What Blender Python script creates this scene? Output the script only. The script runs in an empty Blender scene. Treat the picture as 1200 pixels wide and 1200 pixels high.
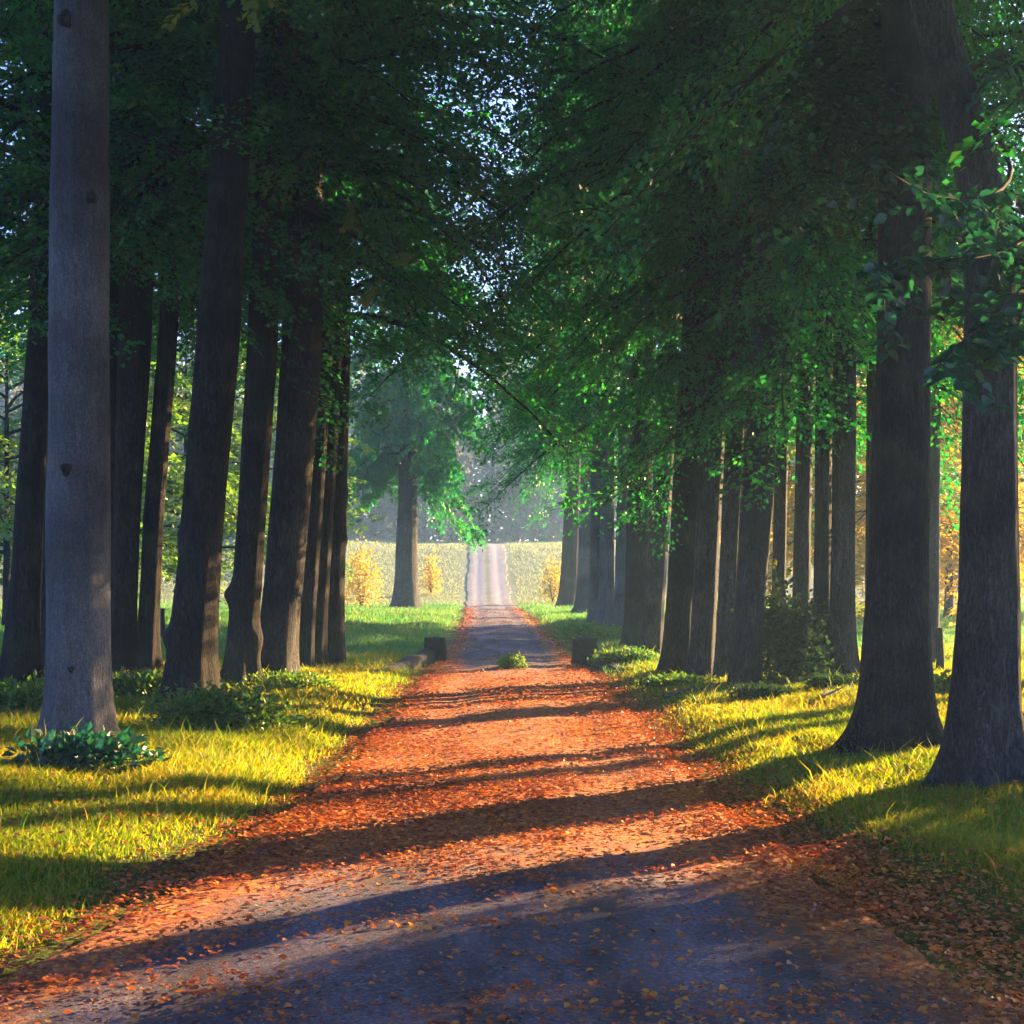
import bpy, math, random
import numpy as np
from mathutils import Vector

# ------------------------------------------------------------------ basics
S = bpy.context.scene
COL = S.collection
F, HORIZ, CX, EYE = 1800.0, 665.0, 600.0, 1.6      # focal length / horizon in photo pixels, eye height
SUN_AZ, SUN_EL = math.radians(41), math.radians(13.5)
rng = np.random.default_rng(7)
random.seed(7)

def smooth(a, b, x):
    t = np.clip((np.asarray(x, float) - a) / (b - a), 0, 1)
    return t * t * (3 - 2 * t)

# cheap value noise on numpy arrays
_perm = np.random.default_rng(3).random((64, 64, 8))
def vnoise(x, y, k=0):
    x = np.asarray(x, float); y = np.asarray(y, float)
    xi = np.floor(x).astype(int); yi = np.floor(y).astype(int)
    fx = x - xi; fy = y - yi
    fx = fx * fx * (3 - 2 * fx); fy = fy * fy * (3 - 2 * fy)
    g = lambda a, b: _perm[a % 64, b % 64, k % 8]
    return (g(xi, yi) * (1 - fx) + g(xi + 1, yi) * fx) * (1 - fy) + (g(xi, yi + 1) * (1 - fx) + g(xi + 1, yi + 1) * fx) * fy
def fbm(x, y, k=0):
    return (vnoise(x, y, k) + .5 * vnoise(2.1 * x + 7, 2.1 * y + 3, k + 1) + .25 * vnoise(4.3 * x + 1, 4.3 * y + 9, k + 2)) / 1.75

# ------------------------------------------------------------------ the lie of the land
_yc = [-60, 3, 6, 10, 21, 30, 52, 61, 94, 120, 400]
_xc = [.3, -.1, -.12, 0, -.03, -.13, -.58, -.87, -1.56, -2.2, -6]
_hw = [2.2, 2.15, 1.95, 1.40, 1.26, 1.14, 1.03, 1.04, 1.15, 1.2, 1.2]
def road_c(y): return np.interp(y, _yc, _xc)
def road_h(y): return np.interp(y, _yc, _hw)
_hy = [-60, 55, 63, 70, 80, 94, 104, 118, 150, 400]
_hz = [0, 0, -.05, .05, 1.05, 2.85, 3.2, 3.5, 4.2, 6]
def base_h(y):
    # smoothed piecewise profile
    y = np.asarray(y, float)
    return sum(np.interp(y + o, _hy, _hz) for o in (-4, -2, 0, 2, 4)) / 5
def ground_h(x, y):
    x = np.asarray(x, float); y = np.asarray(y, float)
    s = np.abs(x - road_c(y)) - road_h(y)
    near = 1 - smooth(45, 62, y)
    lump = (fbm(x * .9 + 11, y * .9 + 5, 1) - .5) * .16
    h = base_h(y) + near * (.10 * smooth(.1, .9, s) + .12 * smooth(1.2, 3.2, s)) + smooth(.3, 1.2, s) * lump
    h += smooth(2, 14, s) * (fbm(x * .12, y * .12, 4) - .5) * .5 * near
    h += smooth(2, 12, s) * smooth(62, 84, y) * (fbm(x * .07 + 3, y * .05, 2) - .38) * 3.0
    return h
def gz(x, y): return float(ground_h(x, y))
def solve(px, py):
    """ground point seen at photo pixel (px, py)"""
    d = 1800 * EYE / (py - HORIZ)
    for _ in range(30):
        x = (px - CX) / F * d
        d = .5 * d + .5 * F * (EYE - gz(x, d)) / (py - HORIZ)
    return (px - CX) / F * d, d

# ------------------------------------------------------------------ object helpers
def mesh_np(name, verts, tris=None, quads=None, mats=(), mat_idx=None, smooth_f=False):
    me = bpy.data.meshes.new(name)
    verts = np.asarray(verts, np.float32)
    nt = 0 if tris is None else len(tris); nq = 0 if quads is None else len(quads)
    me.vertices.add(len(verts)); me.vertices.foreach_set('co', verts.ravel())
    idx = []; st = []; tot = []
    if nt:
        idx.append(np.asarray(tris, np.int32).ravel()); st.append(np.arange(nt) * 3); tot.append(np.full(nt, 3))
    if nq:
        idx.append(np.asarray(quads, np.int32).ravel()); st.append(nt * 3 + np.arange(nq) * 4); tot.append(np.full(nq, 4))
    idx = np.concatenate(idx).astype(np.int32); st = np.concatenate(st).astype(np.int32)
    me.loops.add(len(idx)); me.loops.foreach_set('vertex_index', idx)
    me.polygons.add(nt + nq); me.polygons.foreach_set('loop_start', st)
    for m in mats: me.materials.append(m)
    if mat_idx is not None: me.polygons.foreach_set('material_index', np.asarray(mat_idx, np.int32))
    me.polygons.foreach_set('use_smooth', np.full(nt + nq, bool(smooth_f)) if np.isscalar(smooth_f) or isinstance(smooth_f, bool) else np.asarray(smooth_f, bool))
    me.update(calc_edges=True); me.validate()
    return me
def link(name, me, parent=None, loc=(0, 0, 0)):
    o = bpy.data.objects.new(name, me); COL.objects.link(o); o.location = loc
    if parent: o.parent = parent
    return o
def empty(name, loc, label, cat, group=None):
    o = bpy.data.objects.new(name, None); COL.objects.link(o); o.location = loc
    o.empty_display_size = .3
    return tag(o, label, cat, group)
def tag(o, label=None, cat=None, group=None, kind=None):
    if label: o['label'] = label
    if cat: o['category'] = cat
    if group: o['group'] = group
    if kind: o['kind'] = kind
    return o

class Geo:
    """collects triangles and quads with material slots"""
    def __init__(s): s.v = []; s.t = []; s.q = []; s.tm = []; s.qm = []; s.n = 0; s.ts = []; s.qs = []
    def add(s, v, t=None, q=None, m=0, sm=False):
        v = np.asarray(v, float).reshape(-1, 3)
        if t is not None and len(t): s.t.append(np.asarray(t) + s.n); s.tm.append(np.full(len(t), m)); s.ts.append(np.full(len(t), sm))
        if q is not None and len(q): s.q.append(np.asarray(q) + s.n); s.qm.append(np.full(len(q), m)); s.qs.append(np.full(len(q), sm))
        s.v.append(v); s.n += len(v)
    def tube(s, pts, rad, n=6, m=0, cap=True):
        pts = np.asarray(pts, float); k = len(pts)
        d = np.gradient(pts, axis=0); d /= np.linalg.norm(d, axis=1)[:, None] + 1e-9
        ref = np.array([0, 0, 1.]) if abs(d[0, 2]) < .8 else np.array([1., 0, 0])
        a = np.cross(d, ref); a /= np.linalg.norm(a, axis=1)[:, None] + 1e-9
        b = np.cross(d, a)
        th = np.arange(n) / n * 2 * np.pi
        r = np.asarray(rad, float)[:, None, None]
        v = pts[:, None, :] + r * (np.cos(th)[None, :, None] * a[:, None, :] + np.sin(th)[None, :, None] * b[:, None, :])
        i, j = np.meshgrid(np.arange(k - 1), np.arange(n), indexing='ij')
        q = np.stack([i * n + j, i * n + (j + 1) % n, (i + 1) * n + (j + 1) % n, (i + 1) * n + j], -1).reshape(-1, 4)
        t = [[(k - 1) * n + x, (k - 1) * n + x + 1, (k - 1) * n] for x in range(1, n - 1)] if cap else None
        s.add(v, t, q, m, True)
    def leaves(s, p, u, nrm, l, m=0, w=.36, fold=.10):
        """kite-shaped leaves folded on the midrib"""
        p = np.asarray(p, float); k = len(p)
        u = u / (np.linalg.norm(u, axis=1)[:, None] + 1e-9)
        wv = np.cross(nrm, u); wv /= np.linalg.norm(wv, axis=1)[:, None] + 1e-9
        nn = np.cross(u, wv); l = np.asarray(l, float)[:, None]
        v = np.stack([p, p + u * l * .42 + wv * l * w + nn * l * fold, p + u * l, p + u * l * .42 - wv * l * w + nn * l * fold], 1)
        b = np.arange(k)[:, None] * 4
        t = np.concatenate([b + [0, 1, 2], b + [0, 2, 3]])
        s.add(v, t, None, m, False)
    def broad_leaves(s, p, u, nrm, l, m=0, w=.36, curl=.12):
        """eight-point ovate leaves for branches near the eye"""
        p = np.asarray(p, float); k = len(p)
        u = u / (np.linalg.norm(u, axis=1)[:, None] + 1e-9)
        wv = np.cross(nrm, u); wv /= np.linalg.norm(wv, axis=1)[:, None] + 1e-9
        nn = np.cross(u, wv); l = np.asarray(l, float)[:, None]
        prof = [(0, 0), (.18, .30), (.42, .42), (.72, .27), (1, 0)]
        vs = []
        for a, b in prof: vs.append(p + u * l * a - nn * l * curl * a * a)
        for a, b in prof[1:4]: vs.append(p + u * l * a + wv * l * b * w / .36 + nn * l * .08)
        for a, b in prof[1:4]: vs.append(p + u * l * a - wv * l * b * w / .36 + nn * l * .08)
        v = np.stack(vs, 1); b = np.arange(k)[:, None] * 11
        t = np.concatenate([b + f for f in ([0, 1, 5], [3, 4, 7], [0, 8, 1], [3, 10, 4])])
        q = np.concatenate([b + f for f in ([1, 2, 6, 5], [2, 3, 7, 6], [1, 8, 9, 2], [2, 9, 10, 3])])
        s.add(v, t, q, m, True)
    def mesh(s, name, mats):
        t = np.concatenate(s.t) if s.t else None; q = np.concatenate(s.q) if s.q else None
        return mesh_np(name, np.concatenate(s.v), t, q, mats, np.concatenate(s.tm + s.qm), np.concatenate(s.ts + s.qs))

# ------------------------------------------------------------------ materials
def mat(name):
    m = bpy.data.materials.new(name); m.use_nodes = True
    nt = m.node_tree; nt.nodes.clear()
    out = nt.nodes.new('ShaderNodeOutputMaterial')
    return m, nt, out
def N(nt, t, **k):
    n = nt.nodes.new('ShaderNode' + t)
    for a, b in k.items():
        if a in n.inputs: n.inputs[a].default_value = b
        else: setattr(n, a, b)
    return n
def ramp(nt, fac, stops):
    r = nt.nodes.new('ShaderNodeValToRGB'); e = r.color_ramp.elements
    while len(e) < len(stops): e.new(.5)
    for i, (p, c) in enumerate(stops): e[i].position = p; e[i].color = (*c, 1)
    nt.links.new(fac, r.inputs[0]); return r.outputs[0]
def mixc(nt, fac, a, b, mode='MIX'):
    m = nt.nodes.new('ShaderNodeMix'); m.data_type = 'RGBA'; m.blend_type = mode
    L = nt.links
    for sock, v in ((m.inputs[0], fac), (m.inputs[6], a), (m.inputs[7], b)):
        if hasattr(v, 'is_linked'): L.new(v, sock)
        else: sock.default_value = v if np.isscalar(v) else (*v, 1)
    return m.outputs[2]

def leaf_mat(name, stops, trans, gloss=.06, tmix=.5, rough=.42):
    """stops: diffuse colours over a per-leaf random; trans: transmitted colour tint multiplier"""
    m, nt, out = mat(name); L = nt.links
    g = N(nt, 'NewGeometry')
    tc = N(nt, 'TexCoord')
    no = N(nt, 'TexNoise', Scale=.55, Detail=2.0); L.new(g.outputs['Position'], no.inputs['Vector'])
    mx = N(nt, 'Math', operation='MULTIPLY_ADD'); L.new(g.outputs['Random Per Island'], mx.inputs[0]); mx.inputs[1].default_value = .55
    m2 = N(nt, 'Math', operation='MULTIPLY_ADD'); L.new(no.outputs['Fac'], m2.inputs[0]); m2.inputs[1].default_value = .9; m2.inputs[2].default_value = -.22
    L.new(m2.outputs[0], mx.inputs[2])
    c = ramp(nt, mx.outputs[0], stops)
    d = N(nt, 'BsdfDiffuse'); L.new(c, d.inputs[0])
    t = N(nt, 'BsdfTranslucent'); L.new(mixc(nt, 1.0, c, trans, 'MULTIPLY'), t.inputs[0])
    a = N(nt, 'MixShader'); a.inputs[0].default_value = tmix; L.new(d.outputs[0], a.inputs[1]); L.new(t.outputs[0], a.inputs[2])
    gl = N(nt, 'BsdfGlossy', Roughness=rough); gl.inputs[0].default_value = (1, 1, 1, 1)
    b = N(nt, 'MixShader'); b.inputs[0].default_value = gloss; L.new(a.outputs[0], b.inputs[1]); L.new(gl.outputs[0], b.inputs[2])
    L.new(b.outputs[0], out.inputs[0])
    return m

LEAF = leaf_mat('avenue_foliage', [(0, (.006, .070, .032)), (.4, (.011, .12, .040)), (.75, (.028, .165, .026)), (1, (.095, .18, .012))], (1.5, 2.4, 1.2), gloss=.05)
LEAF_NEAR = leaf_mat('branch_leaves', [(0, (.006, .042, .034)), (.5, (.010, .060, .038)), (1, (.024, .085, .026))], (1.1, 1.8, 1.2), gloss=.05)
LEAF_LIME = leaf_mat('bright_leaves', [(0, (.08, .17, .02)), (.6, (.11, .21, .02)), (1, (.20, .20, .02))], (2.4, 2.2, 1.2), gloss=.06)
LEAF_MEADOW = leaf_mat('meadow_foliage', [(0, (.05, .14, .025)), (.5, (.08, .18, .025)), (1, (.14, .20, .025))], (2.4, 2.3, 1.2))
LEAF_GOLD = leaf_mat('golden_foliage', [(0, (.13, .16, .012)), (.4, (.32, .26, .012)), (.8, (.50, .31, .014)), (1, (.55, .24, .016))], (2.1, 2.0, 1.0))
LEAF_YELLOW = leaf_mat('yellow_foliage', [(0, (.20, .22, .015)), (.5, (.38, .30, .015)), (1, (.50, .32, .02))], (1.8, 1.7, 1.0))
LEAF_FAR = leaf_mat('hazy_far_foliage', [(0, (.075, .095, .085)), (.6, (.09, .115, .10)), (1, (.15, .14, .10))], (1.6, 1.6, 1.2), gloss=.02)  # lightened towards blue grey, distance haze put into the leaf colour
LEAF_SHADE = leaf_mat('shaded_bough_leaves', [(0, (.004, .030, .014)), (.6, (.007, .045, .018)), (1, (.02, .06, .012))], (1.2, 1.8, 1.0), gloss=.03)  # darker copy of the avenue foliage, canopy shade put into the colour
LEAF_DIM = leaf_mat('dim_bush_leaves', [(0, (.008, .022, .008)), (.6, (.014, .038, .010)), (1, (.06, .06, .008))], (1.6, 1.6, 1.0), gloss=.03)  # dim copy of the bush leaves, shade put into the colour
LEAF_BUSH = leaf_mat('bush_leaves', [(0, (.022, .075, .018)), (.5, (.038, .11, .018)), (1, (.13, .16, .012))], (2.6, 2.4, 1.0), gloss=.04)
GRASS = leaf_mat('grass_blades', [(0, (.028, .105, .008)), (.35, (.072, .150, .008)), (.65, (.165, .19, .010)), (1, (.36, .26, .035))], (2.8, 2.15, .6), gloss=.02, tmix=.58)
GRASS_MEADOW = leaf_mat('meadow_blades', [(0, (.022, .16, .040)), (.5, (.045, .20, .050)), (.8, (.12, .22, .06)), (1, (.34, .30, .10))], (2.2, 1.5, 1.1), gloss=.02, tmix=.55)
GRASS_HILL = leaf_mat('hazy_hill_blades', [(0, (.12, .175, .10)), (.5, (.155, .205, .125)), (1, (.23, .25, .155))], (1.5, 1.4, 1.2), gloss=.01, tmix=.5)  # paled, the glow of distant haze put into the grass colour
LITTER = leaf_mat('fallen_leaf', [(0, (.055, .022, .014)), (.22, (.17, .045, .020)), (.45, (.42, .090, .020)), (.68, (.58, .17, .022)), (.88, (.64, .29, .03)), (1, (.68, .46, .07))], (1.2, 1.1, .9), gloss=.07, tmix=.25)

def bark_mat(name, c0, c1, c2, sc=1.0, bump=.5, moss=.25, crack=.85):
    m, nt, out = mat(name); L = nt.links
    tc = N(nt, 'TexCoord')
    oi = N(nt, 'ObjectInfo')
    ad = N(nt, 'VectorMath', operation='ADD'); L.new(tc.outputs['Object'], ad.inputs[0])
    cb = N(nt, 'CombineXYZ'); ml = N(nt, 'Math', operation='MULTIPLY'); ml.inputs[1].default_value = 40; L.new(oi.outputs['Random'], ml.inputs[0])
    for i in range(3): L.new(ml.outputs[0], cb.inputs[i])
    L.new(cb.outputs[0], ad.inputs[1])
    mp = N(nt, 'Mapping'); mp.inputs['Scale'].default_value = (11 * sc, 11 * sc, 2.2 * sc); L.new(ad.outputs[0], mp.inputs[0])
    n1 = N(nt, 'TexNoise', Scale=1.9, Detail=12.0, Roughness=.78, Distortion=.9); L.new(mp.outputs[0], n1.inputs['Vector'])
    mp2 = N(nt, 'Mapping'); mp2.inputs['Scale'].default_value = (26 * sc, 26 * sc, 5.0 * sc); L.new(ad.outputs[0], mp2.inputs[0])
    vo = N(nt, 'TexNoise', Scale=1.5, Detail=4.0, Roughness=.55, Distortion=.8); L.new(mp2.outputs[0], vo.inputs['Vector'])
    n2 = N(nt, 'TexNoise', Scale=1.3, Detail=4.0); L.new(ad.outputs[0], n2.inputs['Vector'])
    c = ramp(nt, n1.outputs['Fac'], [(.28, c0), (.5, c1), (.72, c2)])
    bl = ramp(nt, n2.outputs['Fac'], [(.35, (.48, .47, .47)), (.62, (1.2, 1.17, 1.13))])
    c = mixc(nt, 1.0, c, bl, 'MULTIPLY')
    rg = N(nt, 'Math', operation='SUBTRACT'); L.new(vo.outputs[0], rg.inputs[0]); rg.inputs[1].default_value = .5
    ab = N(nt, 'Math', operation='ABSOLUTE'); L.new(rg.outputs[0], ab.inputs[0])
    cr = ramp(nt, ab.outputs[0], [(0, (.22, .21, .21)), (.05, (.75, .75, .75)), (.16, (1.25, 1.25, 1.25))])
    c = mixc(nt, crack, c, cr, 'MULTIPLY')
    nf = N(nt, 'TexNoise', Scale=55.0, Detail=5.0, Roughness=.8); L.new(ad.outputs[0], nf.inputs['Vector'])
    c = mixc(nt, .8, c, ramp(nt, nf.outputs['Fac'], [(.33, (.45, .45, .45)), (.5, (1, 1, 1)), (.68, (1.6, 1.58, 1.55))]), 'MULTIPLY')
    sz = N(nt, 'SeparateXYZ'); L.new(tc.outputs['Object'], sz.inputs[0])
    n3 = N(nt, 'TexNoise', Scale=2.6, Detail=6.0); L.new(ad.outputs[0], n3.inputs['Vector'])
    mf = ramp(nt, n3.outputs['Fac'], [(.52, (0, 0, 0)), (.7, (moss, moss, moss))])
    c = mixc(nt, mf, c, (.045, .065, .02))
    p = N(nt, 'BsdfPrincipled', Roughness=.9); L.new(c, p.inputs['Base Color'])
    p.inputs['Specular IOR Level'].default_value = .2
    hm = N(nt, 'Math', operation='MULTIPLY_ADD'); L.new(ab.outputs[0], hm.inputs[0]); hm.inputs[1].default_value = 2.5; L.new(n1.outputs['Fac'], hm.inputs[2])
    bp = N(nt, 'Bump', Strength=bump, Distance=.05); L.new(hm.outputs[0], bp.inputs['Height']); L.new(bp.outputs[0], p.inputs['Normal'])
    L.new(p.outputs[0], out.inputs[0])
    return m
BARK_PALE = bark_mat('pale_bark', (.062, .064, .082), (.105, .108, .135), (.155, .157, .19), .9, .5, .3, .3)
BARK = bark_mat('brown_bark', (.014, .012, .014), (.030, .025, .028), (.058, .050, .052), .8, .9, .3)
BARK_GREY = bark_mat('grey_bark', (.028, .026, .032), (.055, .051, .060), (.095, .090, .10), .8, .7, .22)
TWIG = bark_mat('twig_bark', (.03, .025, .02), (.05, .042, .035), (.08, .065, .05), 2, .3, 0)

def ground_mat():
    m, nt, out = mat('turf_soil'); L = nt.links
    g = N(nt, 'NewGeometry')
    n1 = N(nt, 'TexNoise', Scale=9.0, Detail=8.0, Roughness=.7); L.new(g.outputs['Position'], n1.inputs['Vector'])
    n2 = N(nt, 'TexNoise', Scale=.35, Detail=4.0); L.new(g.outputs['Position'], n2.inputs['Vector'])
    a = ramp(nt, n1.outputs['Fac'], [(.3, (.045, .05, .012)), (.5, (.085, .12, .018)), (.7, (.15, .18, .03))])
    b = ramp(nt, n1.outputs['Fac'], [(.3, (.05, .032, .016)), (.5, (.12, .085, .025)), (.7, (.24, .18, .05))])
    f = ramp(nt, n2.outputs['Fac'], [(.42, (0, 0, 0)), (.62, (1, 1, 1))])
    near = mixc(nt, f, a, b)
    # open meadow beyond the trees: even green with paler dry patches
    mc = ramp(nt, n2.outputs['Fac'], [(.3, (.07, .20, .035)), (.6, (.10, .23, .04)), (.75, (.20, .24, .06))])
    mm = ramp(nt, n1.outputs['Fac'], [(.3, (.7, .7, .7)), (.7, (1.25, 1.25, 1.2))])
    mc = mixc(nt, 1.0, mc, mm, 'MULTIPLY')
    sx = N(nt, 'SeparateXYZ'); L.new(g.outputs['Position'], sx.inputs[0])
    mr = N(nt, 'MapRange'); mr.inputs['From Min'].default_value = 24; mr.inputs['From Max'].default_value = 30; L.new(sx.outputs[1], mr.inputs[0])
    ml = N(nt, 'MapRange'); ml.inputs['From Min'].default_value = 0; ml.inputs['From Max'].default_value = 3.0; L.new(sx.outputs[1], ml.inputs[0])
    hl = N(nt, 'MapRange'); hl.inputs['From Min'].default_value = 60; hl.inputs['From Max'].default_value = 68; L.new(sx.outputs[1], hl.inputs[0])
    mh = ramp(nt, n1.outputs['Fac'], [(.3, (.11, .155, .085)), (.55, (.18, .215, .125)), (.7, (.28, .285, .18))])  # hill soil paled like its grass, haze put into the colour
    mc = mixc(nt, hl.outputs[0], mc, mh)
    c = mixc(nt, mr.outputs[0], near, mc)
    p = N(nt, 'BsdfPrincipled', Roughness=1.0); L.new(c, p.inputs['Base Color']); p.inputs['Specular IOR Level'].default_value = .1
    bp = N(nt, 'Bump', Strength=1.0, Distance=.06); L.new(n1.outputs['Fac'], bp.inputs['Height']); L.new(bp.outputs[0], p.inputs['Normal'])
    L.new(p.outputs[0], out.inputs[0]); return m
def road_mat():
    m, nt, out = mat('worn_road'); L = nt.links
    g = N(nt, 'NewGeometry'); at = N(nt, 'Attribute'); at.attribute_name = 'edge'
    n1 = N(nt, 'TexNoise', Scale=45.0, Detail=6.0, Roughness=.75); L.new(g.outputs['Position'], n1.inputs['Vector'])
    mp = N(nt, 'Mapping'); mp.inputs['Scale'].default_value = (1.6, .45, 1); L.new(g.outputs['Position'], mp.inputs[0])
    n2 = N(nt, 'TexNoise', Scale=1.2, Detail=5.0, Roughness=.6); L.new(mp.outputs[0], n2.inputs['Vector'])
    vo = N(nt, 'TexVoronoi', Scale=70.0); L.new(g.outputs['Position'], vo.inputs['Vector'])
    c = ramp(nt, n1.outputs['Fac'], [(.3, (.042, .033, .044)), (.52, (.092, .071, .092)), (.72, (.18, .145, .17))])
    st = ramp(nt, n2.outputs['Fac'], [(.32, (.36, .33, .33)), (.48, (.90, .89, .92)), (.66, (1.75, 1.72, 1.85))])
    c = mixc(nt, 1.0, c, st, 'MULTIPLY')
    pc = ramp(nt, vo.outputs['Color'], [(.0, (.75, .75, .75)), (1, (1.2, 1.2, 1.2))])
    c = mixc(nt, 1.0, c, ramp(nt, vo.outputs['Color'], [(.0, (.55, .55, .55)), (.6, (1, 1, 1)), (1, (1.7, 1.7, 1.7))]), 'MULTIPLY')
    # trodden leaf mould towards the edges (painted by 'edge' attribute: distance from the verge)
    n3 = N(nt, 'TexNoise', Scale=3.0, Detail=7.0, Roughness=.75); L.new(g.outputs['Position'], n3.inputs['Vector'])
    ad = N(nt, 'Math', operation='ADD'); L.new(n3.outputs['Fac'], ad.inputs[0]); L.new(at.outputs['Fac'], ad.inputs[1])
    f = ramp(nt, ad.outputs[0], [(.64, (0, 0, 0)), (1.0, (.86, .86, .86))])
    mo = ramp(nt, n1.outputs['Fac'], [(.3, (.13, .030, .014)), (.5, (.37, .092, .020)), (.7, (.62, .22, .045))])
    v2 = N(nt, 'TexVoronoi', Scale=32.0); L.new(g.outputs['Position'], v2.inputs['Vector'])
    sp = N(nt, 'SeparateColor'); L.new(v2.outputs['Color'], sp.inputs[0])
    fr = ramp(nt, sp.outputs[0], [(0, (.07, .022, .014)), (.25, (.20, .050, .018)), (.55, (.46, .110, .022)), (.8, (.62, .21, .035)), (1, (.70, .40, .08))])
    mo = mixc(nt, .62, mo, fr)
    c = mixc(nt, f, c, mo)
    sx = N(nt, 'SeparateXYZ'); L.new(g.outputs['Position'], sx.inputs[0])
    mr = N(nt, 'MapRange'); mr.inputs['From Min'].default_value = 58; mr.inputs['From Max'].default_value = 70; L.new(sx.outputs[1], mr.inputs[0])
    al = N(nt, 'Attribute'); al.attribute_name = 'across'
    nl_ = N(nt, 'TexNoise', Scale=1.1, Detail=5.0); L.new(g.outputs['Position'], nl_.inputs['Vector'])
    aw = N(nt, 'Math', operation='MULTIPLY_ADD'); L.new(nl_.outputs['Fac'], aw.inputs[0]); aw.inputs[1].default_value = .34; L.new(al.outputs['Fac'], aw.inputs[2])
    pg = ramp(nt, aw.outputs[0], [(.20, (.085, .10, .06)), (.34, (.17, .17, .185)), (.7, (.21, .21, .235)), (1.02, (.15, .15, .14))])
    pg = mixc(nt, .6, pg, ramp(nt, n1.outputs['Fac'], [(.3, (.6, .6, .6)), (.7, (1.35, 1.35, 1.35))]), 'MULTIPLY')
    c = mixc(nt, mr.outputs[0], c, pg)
    p = N(nt, 'BsdfPrincipled', Roughness=.85); L.new(c, p.inputs['Base Color']); p.inputs['Specular IOR Level'].default_value = .3
    hs = N(nt, 'Math', operation='MULTIPLY_ADD'); L.new(n2.outputs['Fac'], hs.inputs[0]); hs.inputs[1].default_value = 1.6; L.new(n1.outputs['Fac'], hs.inputs[2])
    bp = N(nt, 'Bump', Strength=.8, Distance=.02); L.new(hs.outputs[0], bp.inputs['Height']); L.new(bp.outputs[0], p.inputs['Normal'])
    L.new(p.outputs[0], out.inputs[0]); return m
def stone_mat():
    m, nt, out = mat('shaded_mossy_stone'); L = nt.links
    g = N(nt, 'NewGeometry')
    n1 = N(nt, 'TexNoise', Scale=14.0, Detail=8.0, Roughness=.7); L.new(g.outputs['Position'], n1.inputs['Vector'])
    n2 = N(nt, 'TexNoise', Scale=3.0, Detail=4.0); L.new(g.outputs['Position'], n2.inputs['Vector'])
    c = ramp(nt, n1.outputs['Fac'], [(.3, (.008, .008, .009)), (.55, (.020, .018, .018)), (.75, (.040, .036, .034))])  # stone kept near black, shade of the trees put into its colour
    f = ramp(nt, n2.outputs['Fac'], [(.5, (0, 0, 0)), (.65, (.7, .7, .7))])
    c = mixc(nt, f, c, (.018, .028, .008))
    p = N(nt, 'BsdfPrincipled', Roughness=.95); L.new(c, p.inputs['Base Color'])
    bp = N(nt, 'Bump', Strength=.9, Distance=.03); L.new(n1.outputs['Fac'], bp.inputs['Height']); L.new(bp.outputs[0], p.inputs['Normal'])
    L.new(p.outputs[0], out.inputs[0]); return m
SOIL, ROAD, STONE = ground_mat(), road_mat(), stone_mat()

# ------------------------------------------------------------------ ground and road
def graded(lo, hi, fine_lo, fine_hi, step, growth):
    a = list(np.arange(fine_lo, fine_hi + 1e-6, step)); s = step
    while a[-1] < hi: s *= growth; a.append(min(hi, a[-1] + s))
    s = step
    while a[0] > lo: s *= growth; a.insert(0, max(lo, a[0] - s))
    return np.array(a)
gx = graded(-230, 230, -9, 9, .2, 1.07)
gy = graded(-60, 330, 3, 34, .25, 1.05)
X, Y = np.meshgrid(gx, gy)
s = np.abs(X - road_c(Y)) - road_h(Y)
Z = ground_h(X, Y) - .06 * (1 - smooth(-.55, -.3, s))
nx, ny = len(gx), len(gy)
i, j = np.meshgrid(np.arange(ny - 1), np.arange(nx - 1), indexing='ij')
q = np.stack([i * nx + j, i * nx + j + 1, (i + 1) * nx + j + 1, (i + 1) * nx + j], -1).reshape(-1, 4)
tag(link('ground', mesh_np('ground', np.stack([X, Y, Z], -1).reshape(-1, 3), None, q, [SOIL], None, True)), kind='structure',
    label='grassy verges and meadow floor under the tree avenue')

ry = np.concatenate([np.arange(-40, 2, 1.0), np.arange(2, 34, .14), np.arange(34, 104, .5)])
nu = 61
U = np.linspace(-1, 1, nu)
Yr, Ur = np.meshgrid(ry, U, indexing='ij')
hwr = road_h(Yr)
wob = .34 * (fbm(Yr * .8, np.sign(Ur) * 5 + 20, 2) - .5) + .16 * (fbm(Yr * 3.1, np.sign(Ur) * 9 + 40, 3) - .5)
Xr = road_c(Yr) + Ur * (hwr + wob * np.abs(Ur))
Zr = base_h(Yr) + .022 + .03 * (1 - Ur ** 2) - .02 * np.exp(-((np.abs(Ur) - .5) / .16) ** 2) + .022 * (fbm(Xr * 2.2, Yr * 1.3, 5) - .5)
Zr -= .05 * smooth(.93, 1.0, np.abs(Ur))
me_q = np.stack(np.broadcast_arrays(*[(lambda i, j: (i * nu + j, i * nu + j + 1, (i + 1) * nu + j + 1, (i + 1) * nu + j))(*np.meshgrid(np.arange(len(ry) - 1), np.arange(nu - 1), indexing='ij'))][0]), -1).reshape(-1, 4)
me = mesh_np('road', np.stack([Xr, Yr, Zr], -1).reshape(-1, 3), None, me_q, [ROAD], None, True)
at = me.attributes.new('edge', 'FLOAT', 'POINT')
E = -.35 + .72 * smooth(.45, 1.0, np.abs(Ur)) + .58 * smooth(6.5, 9.5, Yr) * (1 - smooth(20, 27, Yr)) + .34 * smooth(4.5, 7, Yr) - .25 * smooth(30, 48, Yr)
at.data.foreach_set('value', E.ravel().astype(np.float32))
lt = me.attributes.new('across', 'FLOAT', 'POINT'); lt.data.foreach_set('value', np.abs(Ur).ravel().astype(np.float32))
tag(link('road', me), kind='structure', label='narrow worn lane strewn with red fallen leaves along its edges')

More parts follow.
